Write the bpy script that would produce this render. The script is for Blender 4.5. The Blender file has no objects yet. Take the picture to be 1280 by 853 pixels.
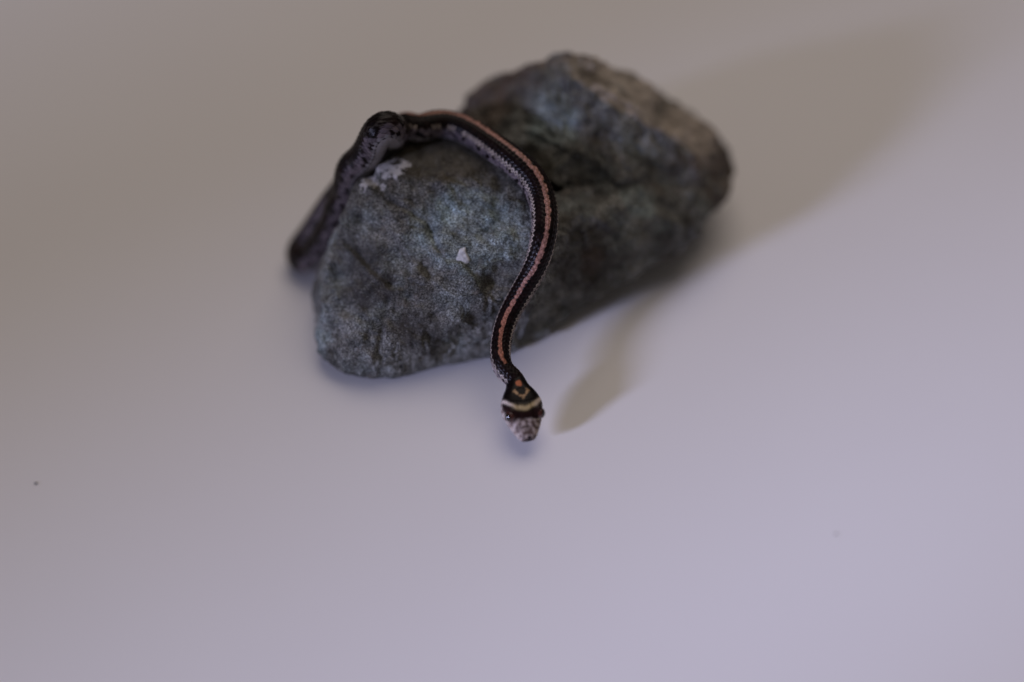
import bpy, bmesh, math, random
import numpy as np
from mathutils import Vector, noise, Matrix
from mathutils.bvhtree import BVHTree

# ---------------------------------------------------------------- camera, world, lights
U = 0.01                                   # everything is laid out in centimetres, built in metres
scene = bpy.context.scene
W, H, FPX = 1280.0, 853.0, 1280 * 50.0 / 36.0
PITCH, DIST = math.radians(45), 42.0
CAM = Vector((0, -DIST * math.cos(PITCH), DIST * math.sin(PITCH)))
FWD = Vector((0, math.cos(PITCH), -math.sin(PITCH)))
RIGHT, UPV = Vector((1, 0, 0)), Vector((0, math.sin(PITCH), math.cos(PITCH)))
FOCUS = 39.55
cd = bpy.data.cameras.new('camera'); cam = bpy.data.objects.new('camera', cd)
scene.collection.objects.link(cam); scene.camera = cam
cam.location = CAM * U
cam.rotation_euler = (math.pi / 2 - PITCH, 0, 0)
cd.lens, cd.sensor_width = 50, 36
cd.clip_start, cd.clip_end = 0.01, 50
cd.dof.use_dof = True; cd.dof.focus_distance = FOCUS * U; cd.dof.aperture_fstop = 1.6

world = bpy.data.worlds.new('World'); scene.world = world; world.use_nodes = True
bg = world.node_tree.nodes['Background']
bg.inputs[0].default_value = (1.0, 0.88, 0.82, 1); bg.inputs[1].default_value = 0.08

def aim(o, target):
    o.rotation_euler = (Vector(target) - o.location).to_track_quat('-Z', 'Y').to_euler()

# cool window light: low, from the front left, its left edge cut off diagonally across the surface
kd = bpy.data.lights.new('window_light', 'SPOT'); key = bpy.data.objects.new('window_light', kd)
scene.collection.objects.link(key)
KEYEL = math.radians(18)
KEYDIR = Vector((-0.79, -0.61, 0)).normalized() * math.cos(KEYEL) + Vector((0, 0, math.sin(KEYEL)))
key.location = KEYDIR * 1.5
aim(key, (0.11, -0.075, 0))
kd.energy = 143; kd.color = (0.575, 0.60, 0.96); kd.shadow_soft_size = 0.125
kd.spot_size = math.radians(12.4); kd.spot_blend = 0.7
# the next pane of the same window, past the jamb, reaches the far left corner only
kd2 = kd.copy(); kd2.name = 'window_light'; key2 = bpy.data.objects.new('window_light', kd2)
scene.collection.objects.link(key2); key2.location = KEYDIR * 1.5 + Vector((-0.12, 0.16, 0)); aim(key2, (-0.24, 0.31, 0))
kd2.energy = 40
# warm room light: broad, almost overhead, a little behind and to the right
fd = bpy.data.lights.new('room_light', 'AREA'); fill = bpy.data.objects.new('room_light', fd)
scene.collection.objects.link(fill)
fill.location = (0.28, 1.15, 2.2); aim(fill, (0, 0, 0))
fd.shape = 'DISK'; fd.size = 2.4; fd.energy = 20.8; fd.color = (1.0, 0.86, 0.77)

scene.view_settings.view_transform = 'Standard'
scene.view_settings.look = 'None'
scene.view_settings.exposure = 0.0
scene.view_settings.gamma = 1.0
scene.cycles.use_denoising = True
scene.cycles.use_adaptive_sampling = False
scene.cycles.max_bounces = 8

# ---------------------------------------------------------------- helpers
def at(px, py, z):
    """the point of height z (cm) that the photograph shows at a pixel"""
    d = FWD + RIGHT * ((px - W / 2) / FPX) + UPV * ((H / 2 - py) / FPX)
    return CAM + d * ((z - CAM.z) / d.z)

def pix(p):
    v = Vector(p) - CAM
    return W / 2 + FPX * v.dot(RIGHT) / v.dot(FWD), H / 2 - FPX * v.dot(UPV) / v.dot(FWD)

def link(o, parent=None):
    scene.collection.objects.link(o); o.parent = parent; return o

def mesh_obj(name, verts, faces, mat, parent=None, smooth=True):
    me = bpy.data.meshes.new(name)
    me.from_pydata((np.asarray(verts, float) * U).tolist(), [], faces)
    me.materials.append(mat)
    if smooth: me.shade_smooth()
    me.update()
    return link(bpy.data.objects.new(name, me), parent)

def fattr(me, name, arr):
    a = me.attributes.new(name, 'FLOAT', 'POINT'); a.data.foreach_set('value', np.asarray(arr, np.float32))

def cattr(me, name, arr):
    a = me.attributes.new(name, 'FLOAT_COLOR', 'POINT')
    a.data.foreach_set('color', np.concatenate([arr, np.ones((len(arr), 1))], 1).astype(np.float32).ravel())

def sstep(a, b, x):
    t = np.clip((x - a) / (b - a), 0, 1); return t * t * (3 - 2 * t)

class NT:
    def __init__(s, name):
        s.m = bpy.data.materials.new(name); s.m.use_nodes = True
        s.t = s.m.node_tree; s.b = s.t.nodes['Principled BSDF']
        tc = s.n('ShaderNodeTexCoord'); mp = s.n('ShaderNodeVectorMath', operation='SCALE')
        mp.inputs[3].default_value = 1 / U; s.l(tc.outputs['Object'], mp.inputs[0]); s.co = mp.outputs[0]
    def n(s, typ, **kw):
        o = s.t.nodes.new(typ)
        for k, v in kw.items(): setattr(o, k, v)
        return o
    def l(s, a, b): s.t.links.new(a, b)
    def noise(s, scale, detail=4, rough=0.55, dist=0.0, vec=None):
        o = s.n('ShaderNodeTexNoise'); s.l(vec or s.co, o.inputs['Vector'])
        o.inputs['Scale'].default_value = scale; o.inputs['Detail'].default_value = detail
        o.inputs['Roughness'].default_value = rough; o.inputs['Distortion'].default_value = dist
        return o.outputs[0]
    def voro(s, scale, feature='F1', out=0):
        o = s.n('ShaderNodeTexVoronoi', feature=feature); s.l(s.co, o.inputs['Vector'])
        o.inputs['Scale'].default_value = scale; return o.outputs[out]
    def ramp(s, fac, stops, mode='LINEAR'):
        o = s.n('ShaderNodeValToRGB'); o.color_ramp.interpolation = mode; e = o.color_ramp.elements
        while len(e) < len(stops): e.new(0.5)
        for q, (p, c) in zip(e, stops):
            q.position = p; q.color = (c, c, c, 1) if isinstance(c, (int, float)) else (*c, 1)
        s.l(fac, o.inputs[0]); return o.outputs[0]
    def mix(s, fac, a, b, mode='MIX'):
        o = s.n('ShaderNodeMix', data_type='RGBA', blend_type=mode)
        for sock, v in ((o.inputs[0], fac), (o.inputs[6], a), (o.inputs[7], b)):
            if isinstance(v, (int, float)): sock.default_value = v
            elif isinstance(v, tuple): sock.default_value = (*v, 1)
            else: s.l(v, sock)
        return o.outputs[2]
    def math(s, op, a, b=0.0, clamp=False):
        o = s.n('ShaderNodeMath', operation=op, use_clamp=clamp)
        for sock, v in zip(o.inputs, (a, b)):
            if isinstance(v, (int, float)): sock.default_value = v
            else: s.l(v, sock)
        return o.outputs[0]
    def attr(s, name, out='Fac'):
        o = s.n('ShaderNodeAttribute', attribute_name=name); return o.outputs[out]
    def bump(s, h, dist_cm, strength=1.0, normal=None):
        o = s.n('ShaderNodeBump'); o.inputs['Strength'].default_value = strength
        o.inputs['Distance'].default_value = dist_cm * U; s.l(h, o.inputs['Height'])
        if normal: s.l(normal, o.inputs['Normal'])
        return o.outputs[0]

# ---------------------------------------------------------------- materials
g = NT('white_board')
c = g.mix(g.noise(0.16, 3), (0.775, 0.765, 0.775), (0.80, 0.795, 0.80))
g.l(c, g.b.inputs['Base Color'])
g.b.inputs['Roughness'].default_value = 0.55
g.b.inputs['Specular IOR Level'].default_value = 0.3
g.l(g.bump(g.noise(9, 3), 0.004, 0.25), g.b.inputs['Normal'])
M_WHITE = g.m

r = NT('blue_grey_stone')
grain = r.noise(22, 5, 0.8)
base = r.ramp(grain, [(0.36, (0.022, 0.021, 0.019)), (0.46, (0.155, 0.153, 0.14)), (0.54, (0.36, 0.365, 0.335)), (0.64, (0.85, 0.86, 0.82))])
# broad colour drift: blue grey, darker weathered patches, painted plateau shade, tan dust with painted highlight
patch = r.ramp(r.noise(0.75, 5, 0.6, 0.5), [(0.38, 0.0), (0.60, 1.0)])
mid = r.ramp(r.noise(2.6, 6, 0.68, 0.4), [(0.34, 0.48), (0.50, 0.90), (0.64, 1.2)])
base = r.mix(1.0, base, mid, 'MULTIPLY')
base = r.mix(r.math('MULTIPLY', patch, 0.85), base, r.mix(1.0, base, (0.36, 0.34, 0.32), 'MULTIPLY'))
blue = r.ramp(r.noise(1.1, 4, 0.6, 0.3), [(0.48, 0.0), (0.66, 1.0)])
base = r.mix(r.math('MULTIPLY', blue, 0.6), base, r.mix(1.0, base, (1.1, 1.27, 1.36), 'MULTIPLY'))
edge = r.math('MULTIPLY', r.math('SUBTRACT', r.noise(1.5, 6, 0.7), 0.5), 2.4)
def stain_and_light(base, name, colour, amount):
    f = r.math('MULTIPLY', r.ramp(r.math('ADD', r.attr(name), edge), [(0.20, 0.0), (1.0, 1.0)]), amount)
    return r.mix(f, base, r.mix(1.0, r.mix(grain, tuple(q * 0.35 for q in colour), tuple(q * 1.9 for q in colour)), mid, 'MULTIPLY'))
base = stain_and_light(base, 'olive_shade', (0.080, 0.068, 0.046), 0.85)
base = stain_and_light(base, 'brown', (0.16, 0.115, 0.088), 0.7)
base = stain_and_light(base, 'tan', (0.60, 0.52, 0.44), 0.75)
blue_lit = r.math('MULTIPLY', r.ramp(r.math('ADD', r.attr('blue'), edge), [(0.30, 0.0), (0.8, 1.0)]), 0.8)  # cool window light on the facets, painted into the stone colour
base = r.mix(blue_lit, base, r.mix(1.0, base, (1.45, 1.7, 1.8), 'MULTIPLY'))
base = stain_and_light(base, 'dark', (0.062, 0.056, 0.050), 0.8)
base = r.mix(r.math('MULTIPLY', r.ramp(r.math('ADD', r.attr('rust'), edge), [(0.6, 0.0), (1.2, 1.0)]), 0.35), base, (0.11, 0.07, 0.05))
# pale mineral grains and dark pits
sp = r.ramp(r.voro(8.5), [(0.07, 1.0), (0.17, 0.0)])
sp = r.math('MULTIPLY', sp, r.ramp(r.noise(1.6, 3), [(0.47, 0.0), (0.56, 1.0)]))
base = r.mix(r.math('MULTIPLY', sp, 0.6), base, (0.52, 0.50, 0.50))
pit = r.ramp(r.noise(3.6, 3, 0.6), [(0.25, 1.0), (0.32, 0.0)])
base = r.mix(r.math('MULTIPLY', pit, 0.8), base, (0.014, 0.013, 0.012))
chipm = r.ramp(r.math('ADD', r.attr('chip'), r.math('MULTIPLY', r.math('SUBTRACT', r.noise(3.3, 7, 0.75), 0.5), 2.6)), [(0.50, 0.0), (0.56, 1.0)])
base = r.mix(chipm, base, r.mix(grain, (0.6, 0.58, 0.57), (0.92, 0.90, 0.88)))
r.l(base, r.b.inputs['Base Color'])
r.b.inputs['Roughness'].default_value = 0.82
r.b.inputs['Specular IOR Level'].default_value = 0.15
n1 = r.bump(r.noise(3.0, 6, 0.7), 0.16, 0.9)
n2 = r.bump(grain, 0.045, 0.9, n1)
r.l(n2, r.b.inputs['Normal'])
M_ROCK = r.m

q = NT('white_mineral')
q.l(q.ramp(q.noise(9, 4), [(0.3, (0.42, 0.42, 0.41)), (0.65, (0.74, 0.74, 0.73))]), q.b.inputs['Base Color'])
q.b.inputs['Roughness'].default_value = 0.8
q.l(q.bump(q.noise(8, 4), 0.05, 0.8), q.b.inputs['Normal'])
M_FLECK = q.m

k = NT('snake_skin')
col = k.attr('skin', 'Color')
nn = k.noise(22, 3, 0.6)
k.l(k.mix(0.45, col, k.mix(nn, (0.55, 0.55, 0.55), (1.35, 1.35, 1.35)), 'MULTIPLY'), k.b.inputs['Base Color'])
k.l(k.ramp(k.noise(7, 3), [(0.3, 0.24), (0.7, 0.38)]), k.b.inputs['Roughness'])
k.b.inputs['Specular IOR Level'].default_value = 0.13
k.l(k.bump(nn, 0.006, 0.6), k.b.inputs['Normal'])
M_SKIN = k.m

e = NT('snake_eye')
e.l(e.ramp(e.attr('iris'), [(0.0, (0.004, 0.003, 0.003)), (0.42, (0.006, 0.004, 0.004)), (0.5, (0.062, 0.016, 0.011)), (0.8, (0.045, 0.012, 0.010)), (1.0, (0.02, 0.008, 0.007))]), e.b.inputs['Base Color'])
e.b.inputs['Roughness'].default_value = 0.06
e.b.inputs['Coat Weight'].default_value = 0.6; e.b.inputs['Coat Roughness'].default_value = 0.03
M_EYE = e.m

d = NT('dark_crumb'); d.b.inputs['Base Color'].default_value = (0.05, 0.045, 0.045, 1); d.b.inputs['Roughness'].default_value = 0.9
M_CRUMB = d.m

# ---------------------------------------------------------------- the surface
gs = 120
o = mesh_obj('white_surface', [(-gs, -gs, 0), (gs, -gs, 0), (gs, gs, 0), (-gs, gs, 0)], [(0, 1, 2, 3)], M_WHITE, smooth=False)
o['kind'] = 'structure'

# ---------------------------------------------------------------- the rock
front = [at(*p) for p in (
    (394, 442, .35), (396, 425, .9), (430, 467, .15), (470, 474, .12), (492, 474, .1), (545, 459, .1), (612, 449, .1), (648, 438, .15),
    (399, 398, 1.25), (414, 322, 2.5), (434, 268, 3.4), (456, 230, 4.05), (476, 205, 4.45),
    (500, 186, 4.55), (545, 165, 4.62), (610, 190, 4.5), (468, 222, 4.25), (520, 221, 4.42), (560, 226, 4.38), (600, 238, 4.25), (655, 256, 4.0), (655, 232, 4.15),
    (686, 272, 3.75), (688, 330, 2.8), (664, 400, 1.3), (425, 452, .8), (480, 440, 1.1), (560, 400, 1.8), (470, 330, 2.85), (600, 320, 3.1))]
front += [Vector(p) for p in ((-5.9, 2.2, 0), (-4.4, 4.3, 0), (-2.6, 5.6, 2.2), (1, 6.2, 2.5), (0, 6, 0), (-5.85, 1.5, 1.0))]
side = [at(*p) for p in ((686, 285, 3.4), (688, 330, 2.6), (650, 437, .1), (700, 402, .1), (733, 370, .05), (768, 345, .3), (803, 316, 1.0), (848, 308, 1.1), (879, 284, 1.5),
                         (893, 262, 1.8), (865, 215, 2.7), (760, 230, 3.3), (690, 240, 3.5))]
side += [Vector(p) for p in ((0, 5, 0), (3.5, 6, 0), (6, 7, 1.0))]
back = [at(*p) for p in (
    (571, 134, 3.7), (586, 112, 4.0), (612, 97, 4.4), (660, 77, 5.0), (700, 68, 5.4), (728, 69, 5.4), (775, 82, 5.0), (830, 115, 4.2), (885, 155, 3.2),
    (918, 188, 2.5), (925, 214, 1.9), (904, 250, 1.4), (893, 262, 1.7), (879, 281, 1.4), (848, 300, 1.3),
    (714, 96, 5.5), (760, 130, 5.0), (830, 166, 4.0), (868, 192, 3.2), (650, 165, 4.1), (690, 228, 3.6), (760, 222, 3.5), (630, 200, 3.5))]
back += [Vector(p) for p in ((-2.5, 6.0, 1.5), (-1.5, 8.6, 1.0), (2.5, 10.2, 2.0), (2.2, 9.6, 0), (6.3, 9, 1.0), (5, 8.5, 0), (0, 7, 0))]

bm = bmesh.new()
for pts in (front, side, back):
    vs = [bm.verts.new(p) for p in pts]
    res = bmesh.ops.convex_hull(bm, input=vs)
    bmesh.ops.delete(bm, geom=list({v for v in res['geom_interior'] + res['geom_unused'] if isinstance(v, bmesh.types.BMVert) and v.is_valid}), context='VERTS')
tm = bpy.data.meshes.new('tmp'); bm.to_mesh(tm); bm.free()
to = link(bpy.data.objects.new('tmp', tm))
md = to.modifiers.new('remesh', 'REMESH'); md.mode = 'VOXEL'; md.voxel_size = 0.045
sm = to.modifiers.new('smooth', 'SMOOTH'); sm.factor = 0.5; sm.iterations = 2
em = to.evaluated_get(bpy.context.evaluated_depsgraph_get()).to_mesh()
nv = len(em.vertices)
RV = np.empty(nv * 3); em.vertices.foreach_get('co', RV); RV = RV.reshape(-1, 3)
RN = np.empty(nv * 3); em.vertices.foreach_get('normal', RN); RN = RN.reshape(-1, 3)
RF = [tuple(p.vertices) for p in em.polygons]
lab = np.arange(nv)                           # outer shell only (largest connected island)
FA = np.array([f[:4] for f in RF])
for _ in range(400):
    m_ = lab[FA].min(1); new = lab.copy(); np.minimum.at(new, FA.ravel(), np.repeat(m_, FA.shape[1])); new = new[new]
    if (new == lab).all(): break
    lab = new
big = np.bincount(lab).argmax(); kp = lab == big; idx_ = np.cumsum(kp) - 1
RV, RN = RV[kp], RN[kp]; RF = [tuple(int(idx_[q]) for q in f) for f in RF if kp[f[0]]]; nv = len(RV)
to.to_mesh_clear(); bpy.data.objects.remove(to); bpy.data.meshes.remove(tm)

def hash3(c, k):                            # repeatable pseudo random numbers per integer cell
    x = np.sin(c[..., 0] * 127.1 + c[..., 1] * 311.7 + c[..., 2] * 74.7 + k * 53.3) * 43758.5453
    return x - np.floor(x)
def facets(P):                              # broken facets: each cell is a plane of its own tilt, with small ledges between
    base_c = np.floor(P); d1 = np.full(len(P), 9.0); d2 = d1.copy(); bp = np.zeros_like(P); bc = np.zeros_like(P)
    for dx in (-1, 0, 1):
        for dy in (-1, 0, 1):
            for dz in (-1, 0, 1):
                c_ = base_c + np.array((dx, dy, dz)); q_ = c_ + np.stack([hash3(c_, n_) for n_ in (1, 2, 3)], 1)
                d_ = np.linalg.norm(P - q_, axis=1); m_ = d_ < d1
                d2 = np.where(m_, d1, np.minimum(d2, d_)); d1 = np.where(m_, d_, d1)
                bp = np.where(m_[:, None], q_, bp); bc = np.where(m_[:, None], c_, bc)
    w_ = np.stack([hash3(bc, n_) - .5 for n_ in (4, 5, 6)], 1)
    return np.sum((P - bp) * w_, 1) * sstep(0, .14, d2 - d1)
disp = 0.50 * facets(RV * 0.55 + np.array((2, 9, 4))) + 0.20 * facets(RV * 1.5 + np.array((5, 2, 8))) + 0.06 * facets(RV * 3.6 + np.array((1, 6, 3)))
for i in range(nv):
    v = Vector(RV[i])
    a = 0.16 * noise.noise(v * 0.42) + 0.10 * noise.noise(v * 1.1 + Vector((7, 3, 1)))
    a += 0.075 * noise.fractal(v * 2.3, 0.8, 2.1, 4)
    a -= 0.10 * max(0.0, noise.noise(v * 2.0 + Vector((3, 30, 5))) - 0.33)
    disp[i] += a
low = sstep(0.0, 0.5, RV[:, 2])
RV = RV + RN * (disp * (0.25 + 0.75 * low))[:, None]

# the front block is broken off flat on top
mk_ = (1 - sstep(.2, 1.2, RV[:, 0])) * (1 - sstep(4.8, 5.6, RV[:, 1])) * (RV[:, 2] > 4.38)
RV[:, 2] -= mk_ * (RV[:, 2] - 4.38) * .72

def near(p, rad):                           # smooth blob mask round a point
    return 1 - sstep(0.35, 1.0, np.linalg.norm((RV - np.array(p)) / np.array(rad), axis=1))

# a dent under the crest and a crack across the blue facet
for p, rad, dep in ((at(748, 99, 5.2), (.75, .5, .5), .32), (at(552, 318, 2.55), (.12, .8, .8), .12), (at(604, 300, 2.7), (.12, .7, .7), .10),
                    (at(640, 378, 1.45), (.35, .12, .2), .14), (at(452, 433, .8), (.16, .12, .12), .16), (at(700, 118, 5.1), (.10, .5, .5), .12), (at(795, 335, .4), (.7, .7, .6), .35), (at(640, 195, 4.0), (1.2, .8, .9), .35), (at(430, 345, 2.1), (.5, .9, .9), .18), (at(700, 215, 4.0), (1.3, .5, .6), .22), (at(885, 225, 2.8), (.25, .5, .9), .18)):
    RV -= RN * (near(p, rad) * dep)[:, None]
RV[:, 2] = np.maximum(RV[:, 2], 0.0)
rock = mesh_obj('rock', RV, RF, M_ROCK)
rock['label'] = 'rough blue-grey stone with a pale chipped corner, lying on the white surface'
rock['category'] = 'rock'
me = rock.data
def cone(p, rad): return np.clip(1 - np.linalg.norm((RV - np.array(p)) / np.array(rad), axis=1), 0, 1)
fattr(me, 'chip', np.maximum.reduce([cone(at(482, 208, 4.5), (.95, .8, .8)), .9 * cone(at(466, 224, 4.3), (.7, .7, .7)), .85 * cone(at(500, 204, 4.5), (.6, .5, .5))]))
fattr(me, 'olive_shade', np.maximum.reduce([1.5 * near(at(560, 196, 4.5), (2.6, 1.6, .45)), 1.4 * near(at(655, 205, 4.0), (1.4, 1.3, 1.1)), .7 * near(at(745, 165, 4.5), (.9, .8, .6)), .7 * near(at(845, 195, 3.5), (.6, .7, .6))]))  # snake's shadow on the plateau and shade of the hollow, painted in
fattr(me, 'brown', np.maximum.reduce([near(at(595, 128, 4.0), (1.9, 1.9, 1.8)), .75 * near(at(900, 205, 2.6), (2.2, 2.2, 2.2)), .8 * near(at(720, 75, 5.4), (1.0, 1, .7)), 1.0 * near(at(650, 85, 4.9), (2.0, 1.4, 1.0))]))
lit_dust = np.maximum(near(at(790, 112, 4.8), (3.2, 2.6, 2.0)), near(at(862, 165, 3.5), (1.8, 2.2, 1.8))) * sstep(0.0, 0.35, RN @ np.array([0.45, 0.55, 0.7]) - 0.25)  # dust plus painted warm highlight on faces turned up and back
fattr(me, 'tan', lit_dust)
fattr(me, 'dark', np.maximum.reduce([near(at(725, 315, 2.0), (2.0, 2.0, 1.9)), near(at(460, 345, 2.5), (1.2, 1.7, 1.6)), .75 * near(at(530, 415, 1.5), (1.6, .9, .9)), .8 * near(at(620, 395, 1.5), (1.2, .9, .9))]))  # dark patches, plus shade painted on the face right of the snake
fattr(me, 'blue', np.maximum.reduce([near(at(585, 290, 3.4), (2.5, 1.9, 1.9)), near(at(690, 150, 4.6), (1.3, 1.4, 1.2)), .8 * near(at(405, 425, .8), (.7, .7, .7)), .8 * near(at(800, 250, 3), (1.2, .9, .9))]))
fattr(me, 'rust', np.maximum.reduce([near(at(735, 325, 2), (1.0, .6, .8)), near(at(640, 90, 4.9), (1, 1, .8))]))
bvh = BVHTree.FromPolygons([Vector(v) for v in RV], RF)

def on_rock(px, py):
    dr = (at(px, py, 0) - CAM).normalized()
    hit = bvh.ray_cast(CAM, dr)
    if hit[0] is None:
        hit = bvh.find_nearest(at(px, py, 4.4))
    return hit[0], hit[1]

# the white mineral fleck set into the front face, thick and ragged
def fleck(px, py, wcm, hcm, seed, name='mineral_fleck'):
    p, nrm = on_rock(px, py)
    x = Vector((1, 0, 0)); x = (x - nrm * x.dot(nrm)).normalized(); y = nrm.cross(x)
    rnd = random.Random(seed); V, F = [], []
    R, S = 5, 28
    ph = [rnd.uniform(0, 6.3) for _ in range(4)]
    for j in range(R + 1):
        f = j / R
        for i in range(S):
            a = 2 * math.pi * i / S
            rr = 1 + .10 * math.sin(2 * a + ph[0]) + .12 * math.sin(3 * a + ph[1]) + .07 * math.sin(5 * a + ph[2]) + .05 * math.sin(9 * a + ph[3])
            hgt = .035 * math.sqrt(max(0, 1 - f * f)) - .03 * (f > .99) + .006 * rnd.uniform(-1, 1)
            V.append(p + x * (math.cos(a) * rr * f * wcm) + y * (math.sin(a) * rr * f * hcm) + nrm * hgt)
    for j in range(R):
        for i in range(S):
            F.append((j * S + i, (j + 1) * S + i, (j + 1) * S + (i + 1) % S, j * S + (i + 1) % S))
    return mesh_obj(name, V, F, M_FLECK, rock)
fleck(578, 322, .17, .28, 3)

# ---------------------------------------------------------------- the snake
nose_p = at(661, 551, 0.50)
nape_g = at(645, 477, 1.12)
HEADL = (nape_g - nose_p).length
ax = (nape_g - nose_p).normalized()
nape = nose_p + ax * HEADL
def body_r(s):                              # half width along the body, s in cm behind the nape
    return 0.265 + 0.145 * sstep(-1.0, 8.0, s) + 0.05 * sstep(10.0, 15.0, s) - 0.40 * sstep(26, 46, s)

ctrl, ups = [nape], [Vector((0.05, 0.35, 1)).normalized()]
for p, u_ in (((629, 461, 1.36), (0, .4, 1)), ((625.5, 438, 1.52), (-.05, .1, 1)), ((632, 405, 1.82), (.0, -.1, 1)), ((647, 374, 2.25), (.1, -.25, 1)), ((665, 343, 2.85), (.15, -.25, 1))):
    ctrl.append(at(*p)); ups.append(Vector(u_).normalized())
def atd(px, py, dep):
    return CAM + (FWD + RIGHT * ((px - W / 2) / FPX) + UPV * ((H / 2 - py) / FPX)) * dep
for px, py, dep in ((676, 312, 39.55), (681, 281, 39.6), (678, 252, 39.75), (667, 226, 40.0), (647, 205, 40.3), (620, 186, 40.6), (591, 167, 40.9), (566, 157, 41.1), (541, 156, 41.3)):
    ctrl.append(atd(px, py, dep))
    ups.append(Vector((0.25 if px > 640 else 0.05, -0.28 if py > 200 else 0.12, 1)).normalized())
class WP(tuple):                             # a point given in centimetres instead of by pixel
    def __new__(cls, *a): return tuple.__new__(cls, a)
for p, u_ in (((517, 168, 4.65), (-.3, .6, 1)), ((499, 177, 4.1), (-.5, .8, .6)), ((460, 208, 3.3), (-.4, .9, .4)), ((426, 244, 2.4), (-.4, .9, .4)), ((398, 284, 1.3), (-.4, .9, .4)),
              ((384, 304, .6), (-.5, .6, .7)), ((374, 314, .46), (-.9, .35, -.05)), ((377, 327, .46), (-.9, .35, -.05)), ((392, 322, .75), (-.6, .5, .6)),
              ((414, 288, 1.85), (-.65, .40, .62)), ((437, 248, 3.1), (-.65, .40, .62)), ((455, 212, 4.2), (-.65, .40, .62)), ((464, 184, 4.85), (-.65, .40, .62)), ((476, 158, 5.65), (-.2, .6, .8)),
              ((489, 159, 5.45), (.2, .7, .7)), ((496, 174, 4.5), (.4, .8, .4)), (WP(-3.4, 5.4, 3.5), (.2, 1, .3)), (WP(-3.5, 6.5, 2.1), (0, 1, .3)), (WP(-3.4, 7.5, .9), (0, 1, .4)),
              ((524, 190, .45), (0, .5, 1)), ((560, 185, .35), (0, .2, 1)), ((600, 178, .25), (0, .2, 1)), ((650, 172, .15), (0, .2, 1)), ((690, 168, .10), (0, .2, 1))):
    ctrl.append(Vector(p) if isinstance(p, WP) else at(*p)); ups.append(Vector(u_).normalized())

def catmull(P, n):
    P = [2 * P[0] - P[1]] + P + [2 * P[-1] - P[-2]]
    out = []
    for i in range(1, len(P) - 2):
        p0, p1, p2, p3 = P[i - 1:i + 3]
        for j in range(n):
            t = j / n
            out.append(0.5 * (2 * p1 + (p2 - p0) * t + (2 * p0 - 5 * p1 + 4 * p2 - p3) * t * t + (3 * p1 - p0 - 3 * p2 + p3) * t ** 3))
    out.append(P[-2]); return out
# lead in along the head's own axis so that the neck leaves the skull smoothly
path = np.array([tuple(v) for v in catmull([nape - ax * 0.6] + ctrl, 12)][12:])
upv = np.array([tuple(v) for v in catmull([ups[0]] + ups, 12)][12:])

def resample(P, X, step):
    sl = np.concatenate([[0], np.cumsum(np.linalg.norm(np.diff(P, axis=0), axis=1))])
    n = int(sl[-1] / step); s = np.linspace(0, sl[-1], n)
    f = lambda A: np.stack([np.interp(s, sl, A[:, i]) for i in range(3)], 1)
    return f(P), f(X), s
path, upv, S = resample(path, upv, 0.08)
def spix(P): return np.array([pix(p) for p in P])
# where the body leaves the view of the camera: behind the arch at the stone's left corner
d_end = np.linalg.norm(path - np.array(at(517, 168, 4.65)), axis=1).argmin(); S_MAIN = S[d_end]
FW, RT, UPA = np.array(FWD), np.array(RIGHT), np.array(UPV)
def touch_depth(p, rr):                     # how deep the round body can lie before it meets the stone
    best_d = 1e9
    for a_ in (-.85, -.45, 0, .45, .85):
        for b_ in (-.85, -.45, 0, .45, .85):
            o2 = a_ * a_ + b_ * b_
            if o2 > .95: continue
            q_ = p + (RT * a_ + UPA * b_) * rr
            dr = Vector(q_) - CAM
            hit = bvh.ray_cast(CAM, dr.normalized())
            if hit[0] is None: continue
            best_d = min(best_d, (hit[0] - CAM).dot(FWD) - rr * math.sqrt(1 - o2))
    return best_d
dep = (path - np.array(CAM)) @ FW; newd = dep.copy()
for i in range(d_end + 1):
    td = touch_depth(path[i], float(body_r(S[i])) * 0.95)
    if S[i] > 5.2: newd[i] = td if td < 1e8 and abs(td - dep[i]) < 2.0 else dep[i]
    else: newd[i] = min(dep[i], td)
for _ in range(60): newd[1:d_end] = .25 * newd[2:d_end + 1] + .25 * newd[:d_end - 1] + .5 * newd[1:d_end]
fade = 1 - sstep(S_MAIN - .3, S_MAIN + .3, S)
path = np.array(CAM) + (path - np.array(CAM)) * (1 + (newd / dep - 1) * fade)[:, None]
for it in range(40):                        # the rest settles against the stone and on the surface
    lap = np.zeros_like(path); lap[1:-1] = 0.5 * (path[2:] + path[:-2]) - path[1:-1]
    lap[:8] = 0
    path += 0.30 * lap * (S > S_MAIN - .5)[:, None]
    for i in range(8, len(path)):
        rr = float(body_r(S[i])) * 0.97
        if S[i] > S_MAIN:
            loc, nrm, idx, dist = bvh.find_nearest(Vector(path[i]), 3.0)
            if loc is not None:
                dv = Vector(path[i]) - loc
                sd = dist if dv.dot(nrm) >= 0 else -dist
                if sd < rr: path[i] += np.array(nrm) * (rr - sd) * 0.6
        path[i, 2] = max(path[i, 2], rr)
for _ in range(6):
    upv[1:-1] = 0.25 * upv[2:] + 0.25 * upv[:-2] + 0.5 * upv[1:-1]
path, upv, S = resample(path, upv, 0.024)
tail_end = 40.0
keep = S < tail_end; path, upv, S = path[keep], upv[keep], S[keep]
for _ in range(40):
    path[1:-1] = 0.25 * path[2:] + 0.25 * path[:-2] + 0.5 * path[1:-1]

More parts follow.
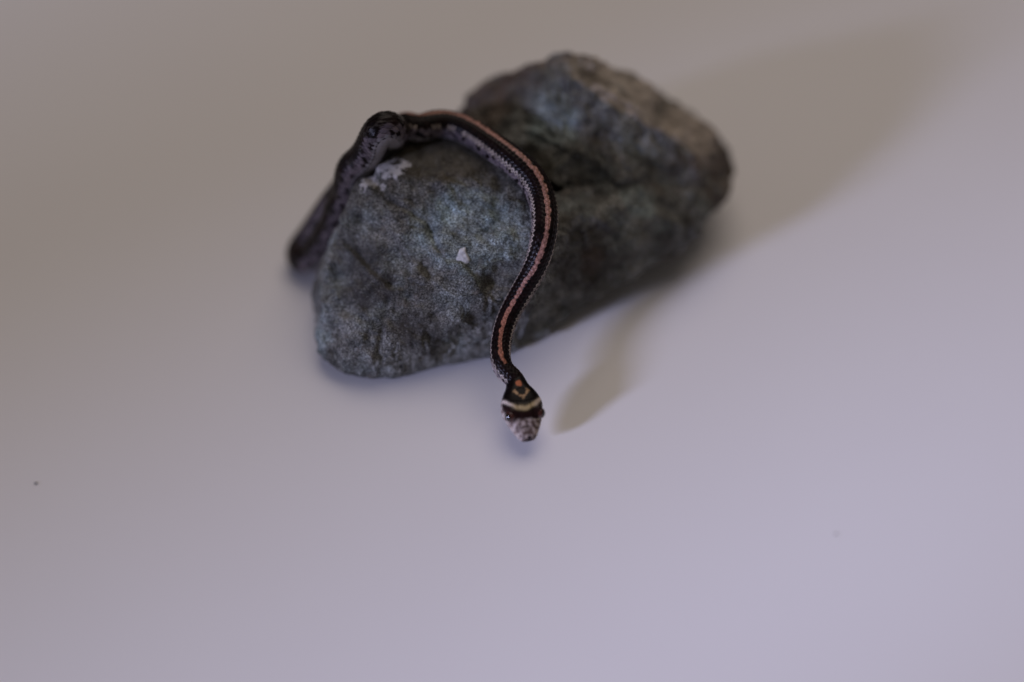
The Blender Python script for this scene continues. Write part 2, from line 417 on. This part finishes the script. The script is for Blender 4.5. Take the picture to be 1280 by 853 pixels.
# rings: the head (nose first), then the body
NH, NP = 150, 192
th = np.linspace(0, 2 * np.pi, NP, endpoint=False); th = np.where(th > np.pi, th - 2 * np.pi, th)
tt = 1 - (np.linspace(0, 1, NH) ** 1.6)[::-1]      # 0 at the nape .. 1 at the nose
tt = np.linspace(0, 1, NH) ** 0.62
tt = 1 - (1 - np.linspace(0, 1, NH)) ** 1.7
hs = [0, .10, .2, .3, .4, .5, .58, .66, .74, .82, .89, .95, .985, 1.0]
hw = [.275, .33, .435, .525, .575, .58, .555, .505, .44, .37, .305, .23, .145, .0]
ht = [.272, .295, .33, .355, .365, .375, .375, .345, .305, .26, .215, .165, .11, .0]
hb = [.272, .28, .295, .31, .305, .295, .285, .27, .25, .225, .19, .145, .09, .0]
def smooth_interp(x, xs, ys):
    m = np.gradient(ys, xs); i = np.clip(np.searchsorted(xs, x) - 1, 0, len(xs) - 2)
    x0, x1 = np.array(xs)[i], np.array(xs)[i + 1]; hh = x1 - x0; u = (x - x0) / hh
    y0, y1, m0, m1 = np.array(ys)[i], np.array(ys)[i + 1], m[i], m[i + 1]
    return (2*u**3-3*u**2+1)*y0 + (u**3-2*u**2+u)*hh*m0 + (-2*u**3+3*u**2)*y1 + (u**3-u**2)*hh*m1

axn = np.array(ax)
T0 = -axn
verts, cols = [], []
up_h = np.array((0.10, 0.0, 1.0)); up_h -= axn * up_h.dot(axn); up_h /= np.linalg.norm(up_h)
sd_h = np.cross(axn, up_h); sd_h /= np.linalg.norm(sd_h)
BLACK = np.array((0.0040, 0.0022, 0.0022)); BROWN = np.array((0.020, 0.0075, 0.0070))
SALMON = np.array((0.41, 0.215, 0.168)); ORANGE = np.array((0.37, 0.150, 0.090))
PALE = np.array((0.50, 0.42, 0.36)); CREAM = np.array((0.55, 0.42, 0.22)); SNOUT = np.array((0.26, 0.21, 0.185)); LILAC = np.array((0.12, 0.098, 0.118)); BELLY = np.array((0.30, 0.28, 0.29))
def lerp(a, b, f): return a * (1 - f[..., None]) + b * f[..., None]

head_rings = []
w_ = smooth_interp(tt, hs, hw); t_ = smooth_interp(tt, hs, ht); b_ = smooth_interp(tt, hs, hb)
w_ = np.maximum(w_, 0); t_ = np.maximum(t_, 0); b_ = np.maximum(b_, 0)
blend = sstep(0, .25, tt)
ex = 1 - 0.26 * blend                        # squarer section on the skull
cth, sth = np.cos(th), np.sin(th)
Hx = np.sign(sth)[None] * np.abs(sth)[None] ** ex[:, None] * w_[:, None]
Hz = np.where(cth[None] >= 0, np.abs(cth)[None] ** ex[:, None] * t_[:, None], -np.abs(cth)[None] ** ex[:, None] * b_[:, None])
TT = np.repeat(tt[:, None], NP, 1)
lat = Hx / 0.57
# droop of the snout, brow ridge, cheek swelling, mouth line, plate seams
Hz = Hz - 0.05 * sstep(.55, 1.0, TT)
brow = np.exp(-((TT - .585) / .085) ** 2) * np.exp(-((np.abs(Hx) - .41) / .10) ** 2) * (Hz > 0)
Hz = Hz + .055 * brow; Hx = Hx * (1 + .05 * brow)
sock = np.exp(-((TT - .60) / .085) ** 2) * np.exp(-((Hz - .12) / .13) ** 2) * (np.abs(Hx) > .3)
Hx = Hx * (1 - .13 * sock)
mouth = np.exp(-((Hz + .085 + .05 * TT) / .022) ** 2) * sstep(.22, .3, TT) * (np.abs(Hx) > .05)
Hx = Hx * (1 - .07 * mouth)
def seam(dist, wd=.016): return np.exp(-(dist / wd) ** 2)
topm = (cth[None] > 0.2)
sm_ = seam(Hx) * ((TT < .42) & (TT > .18)) + seam(Hx) * (TT > .72) + seam((TT - .44 + .10 * np.abs(Hx)) * HEADL) * (np.abs(Hx) < .42)
sm_ = sm_ + seam((TT - .71) * HEADL) * (np.abs(Hx) < .36) + seam(np.abs(Hx) - .20 - .12 * (TT - .58)) * ((TT > .44) & (TT < .71)) + seam((TT - .82) * HEADL) * (np.abs(Hx) < .3) + seam((TT - .20 - .16 * np.abs(Hx)) * HEADL)
sm_ = np.clip(sm_, 0, 1) * topm
Hz = Hz - .014 * sm_
lip = 0.3 * seam(((TT * 11) % 1 - .5) / 11 * HEADL, .014) * (np.abs(cth)[None] < .6) * (Hz < .04) * (TT > .25)
Hx = Hx * (1 - .03 * lip)
# head colours
HC = np.broadcast_to(BLACK, TT.shape + (3,)).copy()
wob = np.array([.03 * noise.noise(Vector((x * 6, t_q * 9, 1.7))) for x, t_q in zip(Hx.ravel(), TT.ravel())]).reshape(TT.shape)
L = np.abs(Hx)
bandc = .535 - .15 * (L / .5) ** 2.0                      # pale band curving back towards the jaws
snoutf = sstep(.685, .715, TT + wob)
HC = lerp(HC, SNOUT, snoutf)
mot = np.array([noise.noise(Vector((x * 9, t_q * 15, 3.1))) + .5 * noise.noise(Vector((x * 21, t_q * 34, 9.1))) for x, t_q in zip(Hx.ravel(), TT.ravel())]).reshape(TT.shape)
mot = np.clip(.5 + 1.1 * mot, 0, 1)
HC = lerp(HC, SNOUT * 1.9, snoutf * sstep(.5, .8, mot) * .75)
HC = lerp(HC, np.array((.085, .050, .038)), snoutf * sstep(.55, .2, mot) * .85)
f = np.exp(-((TT + wob * .7 - bandc) / .033) ** 2)
HC = lerp(HC, lerp(np.broadcast_to(CREAM * .75, TT.shape + (3,)), PALE * 1.1, sstep(.22, .42, L)), np.clip(f * 1.5, 0, 1) * (cth[None] > -.25))
red = sstep(bandc + .05, bandc + .08, TT) * (1 - snoutf)
HC = lerp(HC, BROWN * 1.0, red * .7)
cheek = sstep(.18, .02, Hz) * sstep(.20, .36, TT) * (L > .25)
ck = .5 + .5 * np.sin(TT * 52 + 1.5)
HC = lerp(HC, lerp(np.broadcast_to(PALE, TT.shape + (3,)), np.array((.075, .018, .014)), sstep(.55, .8, ck) * .55), cheek * .85)
chin = sstep(-.05, -.12, Hz)
HC = lerp(HC, PALE * .9, chin * .9)
def mark(x, t, rx, rt, colr, amt=1.0, ang=0.0):
    dx, dt = Hx - x, (TT - t) * HEADL
    c2, s2 = math.cos(ang), math.sin(ang)
    dx, dt = dx * c2 - dt * s2, dx * s2 + dt * c2
    ff = 1 - sstep(.75, 1.1, np.sqrt((dx / rx) ** 2 + (dt / rt) ** 2) + .12 * np.sin(Hx * 37) * np.cos(TT * 60))
    return lerp(HC, np.array(colr), ff * amt * topm)
TANM = np.array((0.42, 0.26, 0.13))
HC = mark(-.015, .105, .095, .105, np.array((0.42, .125, .05)))
for sx in (-1, 1):
    HC = mark(sx * .155, .265, .040, .10, TANM, 1.0, -sx * .55)
    HC = mark(sx * .19, .23, .030, .075, TANM * .9, .9, sx * .9)
    HC = mark(sx * .045, .325, .065, .030, TANM, 1.0)
HC = mark(0, .355, .045, .06, TANM * 1.2, 1.0)
HC = mark(.01, .972, .055, .05, (.016, .010, .014), 1)
tip = np.exp(-((TT - 1) / .022) ** 2) + np.exp(-((TT - .955) / .018) ** 2) * np.exp(-((L - .15) / .03) ** 2) * 1.2
HC = lerp(HC, np.array((.02, .010, .012)), np.clip(tip, 0, 1) * .9)
HC = HC * (1 - .4 * sm_[..., None])

nosep = np.array(nose_p); napep = np.array(nape)
HP = napep[None, None] + (-axn)[None, None] * (TT * HEADL)[..., None] + sd_h[None, None] * Hx[..., None] + up_h[None, None] * Hz[..., None]
HP, HC = HP[::-1], HC[::-1]                  # nose first

# body rings
tan = np.gradient(path, axis=0); tan /= np.linalg.norm(tan, axis=1)[:, None]
upb = upv.copy()
wgt = sstep(0, 1.2, S)[:, None]; upb = up_h * (1 - wgt) + upb * wgt
upb -= tan * np.sum(upb * tan, 1)[:, None]; upb /= np.linalg.norm(upb, axis=1)[:, None]
sdb = np.cross(tan, upb)
R = body_r(S)[:, None]
R = R * np.clip((tail_end - S) / 1.5, 0.02, 1)[:, None] ** .5
PITCH_ROW, PITCH_L = math.radians(14.2), 0.135
A = np.broadcast_to(th / PITCH_ROW, (len(S), NP)); Bc = np.broadcast_to((S / PITCH_L)[:, None], A.shape)
i0 = np.round(A)
best = np.full(A.shape, 9.0); bi = np.zeros(A.shape); bda = np.zeros(A.shape); bdb = np.zeros(A.shape); bj = np.zeros(A.shape)
for di in (-1, 0, 1):
    ii = i0 + di; off = 0.5 * (np.mod(ii, 2))
    jj = np.round(Bc - off); da = A - ii; db = Bc - off - jj
    dm = np.abs(da) + 2 * np.abs(db)
    mk = dm < best
    best = np.where(mk, dm, best); bi = np.where(mk, ii, bi); bda = np.where(mk, da, bda); bdb = np.where(mk, db, bdb); bj = np.where(mk, jj, bj)
dorsal = np.abs(A) < 9.6
relief = np.sqrt(np.clip(1 - best, 0, 1)) * .016 + .010 * np.clip(.5 + bdb, 0, 1) + .006 * np.exp(-(bda / .10) ** 2) * (np.abs(bdb) < .4)
scute = (.5 + .5 * np.cos(2 * np.pi * Bc)) ** .5 * .010
relief = np.where(dorsal, relief, scute) * sstep(.0, .5, Bc * PITCH_L + .25)
RR = R + relief - .012
flat = np.where(cth < -.5, .94, 1.0)[None]
BP = path[:, None] + sdb[:, None] * (RR * sth[None] * .99)[..., None] + upb[:, None] * (RR * cth[None] * flat)[..., None]
# body colours, scale by scale
rng = np.random.default_rng(5)
def h2(i, j):
    x = np.sin(i * 127.1 + j * 311.7) * 43758.5453; return x - np.floor(x)
hv = h2(bi, bj)
SS = np.broadcast_to(S[:, None], A.shape)
BC = BLACK * (0.8 + .9 * hv)[..., None] + BROWN * (.30 * hv)[..., None]
stripe_on = ((np.abs(bi) < .5) | ((np.abs(bi) < 1.5) & (np.abs(A) < .70 + .55 * (hv - .42)))) & (SS > .55)
sc = lerp(np.broadcast_to(ORANGE, BC.shape), SALMON, sstep(1.2, 3.5, SS))
sc = sc * (.78 + .4 * hv)[..., None]
sc = sc * ((1 - .55 * sstep(.6, 1.0, best)) * (1 - .9 * sstep(11.5, 13.5, SS)))[..., None]
BC = np.where(stripe_on[..., None], sc, BC)
absr = np.abs(bi)
blot = .5 + .5 * np.sin(SS * 2 * np.pi / .62 + np.sign(A) * .8)
blot2 = .5 + .5 * np.sin(SS * 2 * np.pi / .62 + np.pi + np.sign(A) * .8)
lat_on = ((absr == 6) & (blot2 > .25)) | ((absr == 7) & (hv > .12)) | ((absr == 8) & (blot > .35))
dim = (1 - .08 * sstep(11, 13.5, SS))
pale = lerp(np.broadcast_to(LILAC, BC.shape), PALE * .9, np.clip((absr - 5.5) / 3 * .5 + .3 * hv, 0, 1) * (1 - .75 * sstep(4, 8, SS)))
fl = (absr == 5) & (best > .45) & ((blot > .45) | (SS < 9))                     # pale skin between the scales
BC = np.where((lat_on & (best < .93))[..., None], pale * (dim * (.65 + .6 * hv))[..., None], BC)
BC = np.where(fl[..., None], PALE * ((.45 + .7 * hv) * (1 - .88 * sstep(10.5, 13, SS)))[..., None], BC)
BC = np.where((~dorsal)[..., None], BELLY * (.85 + .25 * h2(np.floor(Bc), Bc * 0))[..., None], BC)
BC = np.where((absr == 9)[..., None] & dorsal[..., None], BELLY * (.55 + .5 * hv)[..., None], BC)

BC = np.where((np.abs(A) > 8.5)[..., None], BC * dim[..., None], BC)
ALL = np.concatenate([HP.reshape(-1, 3), BP[1:].reshape(-1, 3)]); CC = np.concatenate([HC.reshape(-1, 3), BC[1:].reshape(-1, 3)])
nr = NH + len(S) - 1
ia = np.arange(nr - 1)[:, None] * NP; ja = np.arange(NP)[None]; jb = (ja + 1) % NP
faces = np.stack([ia + ja, ia + NP + ja, ia + NP + jb, ia + jb], -1).reshape(-1, 4)
snake = bpy.data.objects.new('snake', None); link(snake)
snake.empty_display_size = 0.02; snake.location = tuple(path[len(path) // 3] * U)
snake['label'] = 'slender dark striped snake draped over the rock with its head raised above the surface'
snake['category'] = 'snake'
base_loc = Vector(snake.location)
body = mesh_obj('body', ALL - np.array(base_loc) / U, faces.tolist(), M_SKIN, snake)
cattr(body.data, 'skin', np.clip(CC, 0, 1))
# orientation of faces
bmx = bmesh.new(); bmx.from_mesh(body.data); bmesh.ops.recalc_face_normals(bmx, faces=bmx.faces); bmx.to_mesh(body.data); bmx.free()
body.data.shade_smooth()

for sx in (-1, 1):
    t_e = .61; rad = .168
    ce = napep - axn * (t_e * HEADL) + sd_h * (sx * .400) + up_h * .185
    out = sd_h * sx * .80 + up_h * .46 - axn * .30; out /= np.linalg.norm(out)
    V, F, IR = [], [], []
    a1 = np.cross(out, up_h); a1 /= np.linalg.norm(a1); a2 = np.cross(a1, out)
    n_lat, n_lon = 20, 32
    for i in range(n_lat + 1):
        pa = math.pi * .78 * i / n_lat
        for j in range(n_lon):
            la = 2 * math.pi * j / n_lon
            V.append(ce + rad * (out * math.cos(pa) + a1 * math.sin(pa) * math.cos(la) + a2 * math.sin(pa) * math.sin(la)))
            IR.append(min(1, pa / (math.pi * .5)))
    for i in range(n_lat):
        for j in range(n_lon):
            F.append((i * n_lon + j, (i + 1) * n_lon + j, (i + 1) * n_lon + (j + 1) % n_lon, i * n_lon + (j + 1) % n_lon))
    eo = mesh_obj('eye', np.array(V) - np.array(base_loc) / U, F, M_EYE, snake)
    fattr(eo.data, 'iris', IR)

# ---------------------------------------------------------------- crumbs on the white surface
def crumb(px, py, size, label, seed):
    rnd = random.Random(seed); p = at(px, py, 0)
    bmc = bmesh.new(); bmesh.ops.create_icosphere(bmc, subdivisions=2, radius=1)
    for v in bmc.verts:
        v.co *= 1 + .35 * noise.noise(v.co * 1.7 + Vector((seed, 0, 0)))
        v.co = Vector((v.co.x * size, v.co.y * size * .7, max(0, (v.co.z * .45 + .40)) * size))
        v.co *= U
    mm = bpy.data.meshes.new('crumb'); bmc.to_mesh(mm); bmc.free(); mm.materials.append(M_CRUMB)
    oc = link(bpy.data.objects.new('crumb', mm)); oc.location = p * U
    oc['label'] = label; oc['category'] = 'crumb'; oc['group'] = 'crumbs on the white surface'
crumb(45, 605, .045, 'tiny dark crumb on the white surface near the left edge', 1)
crumb(1045, 668, .032, 'tiny faint crumb on the white surface at the lower right', 6)
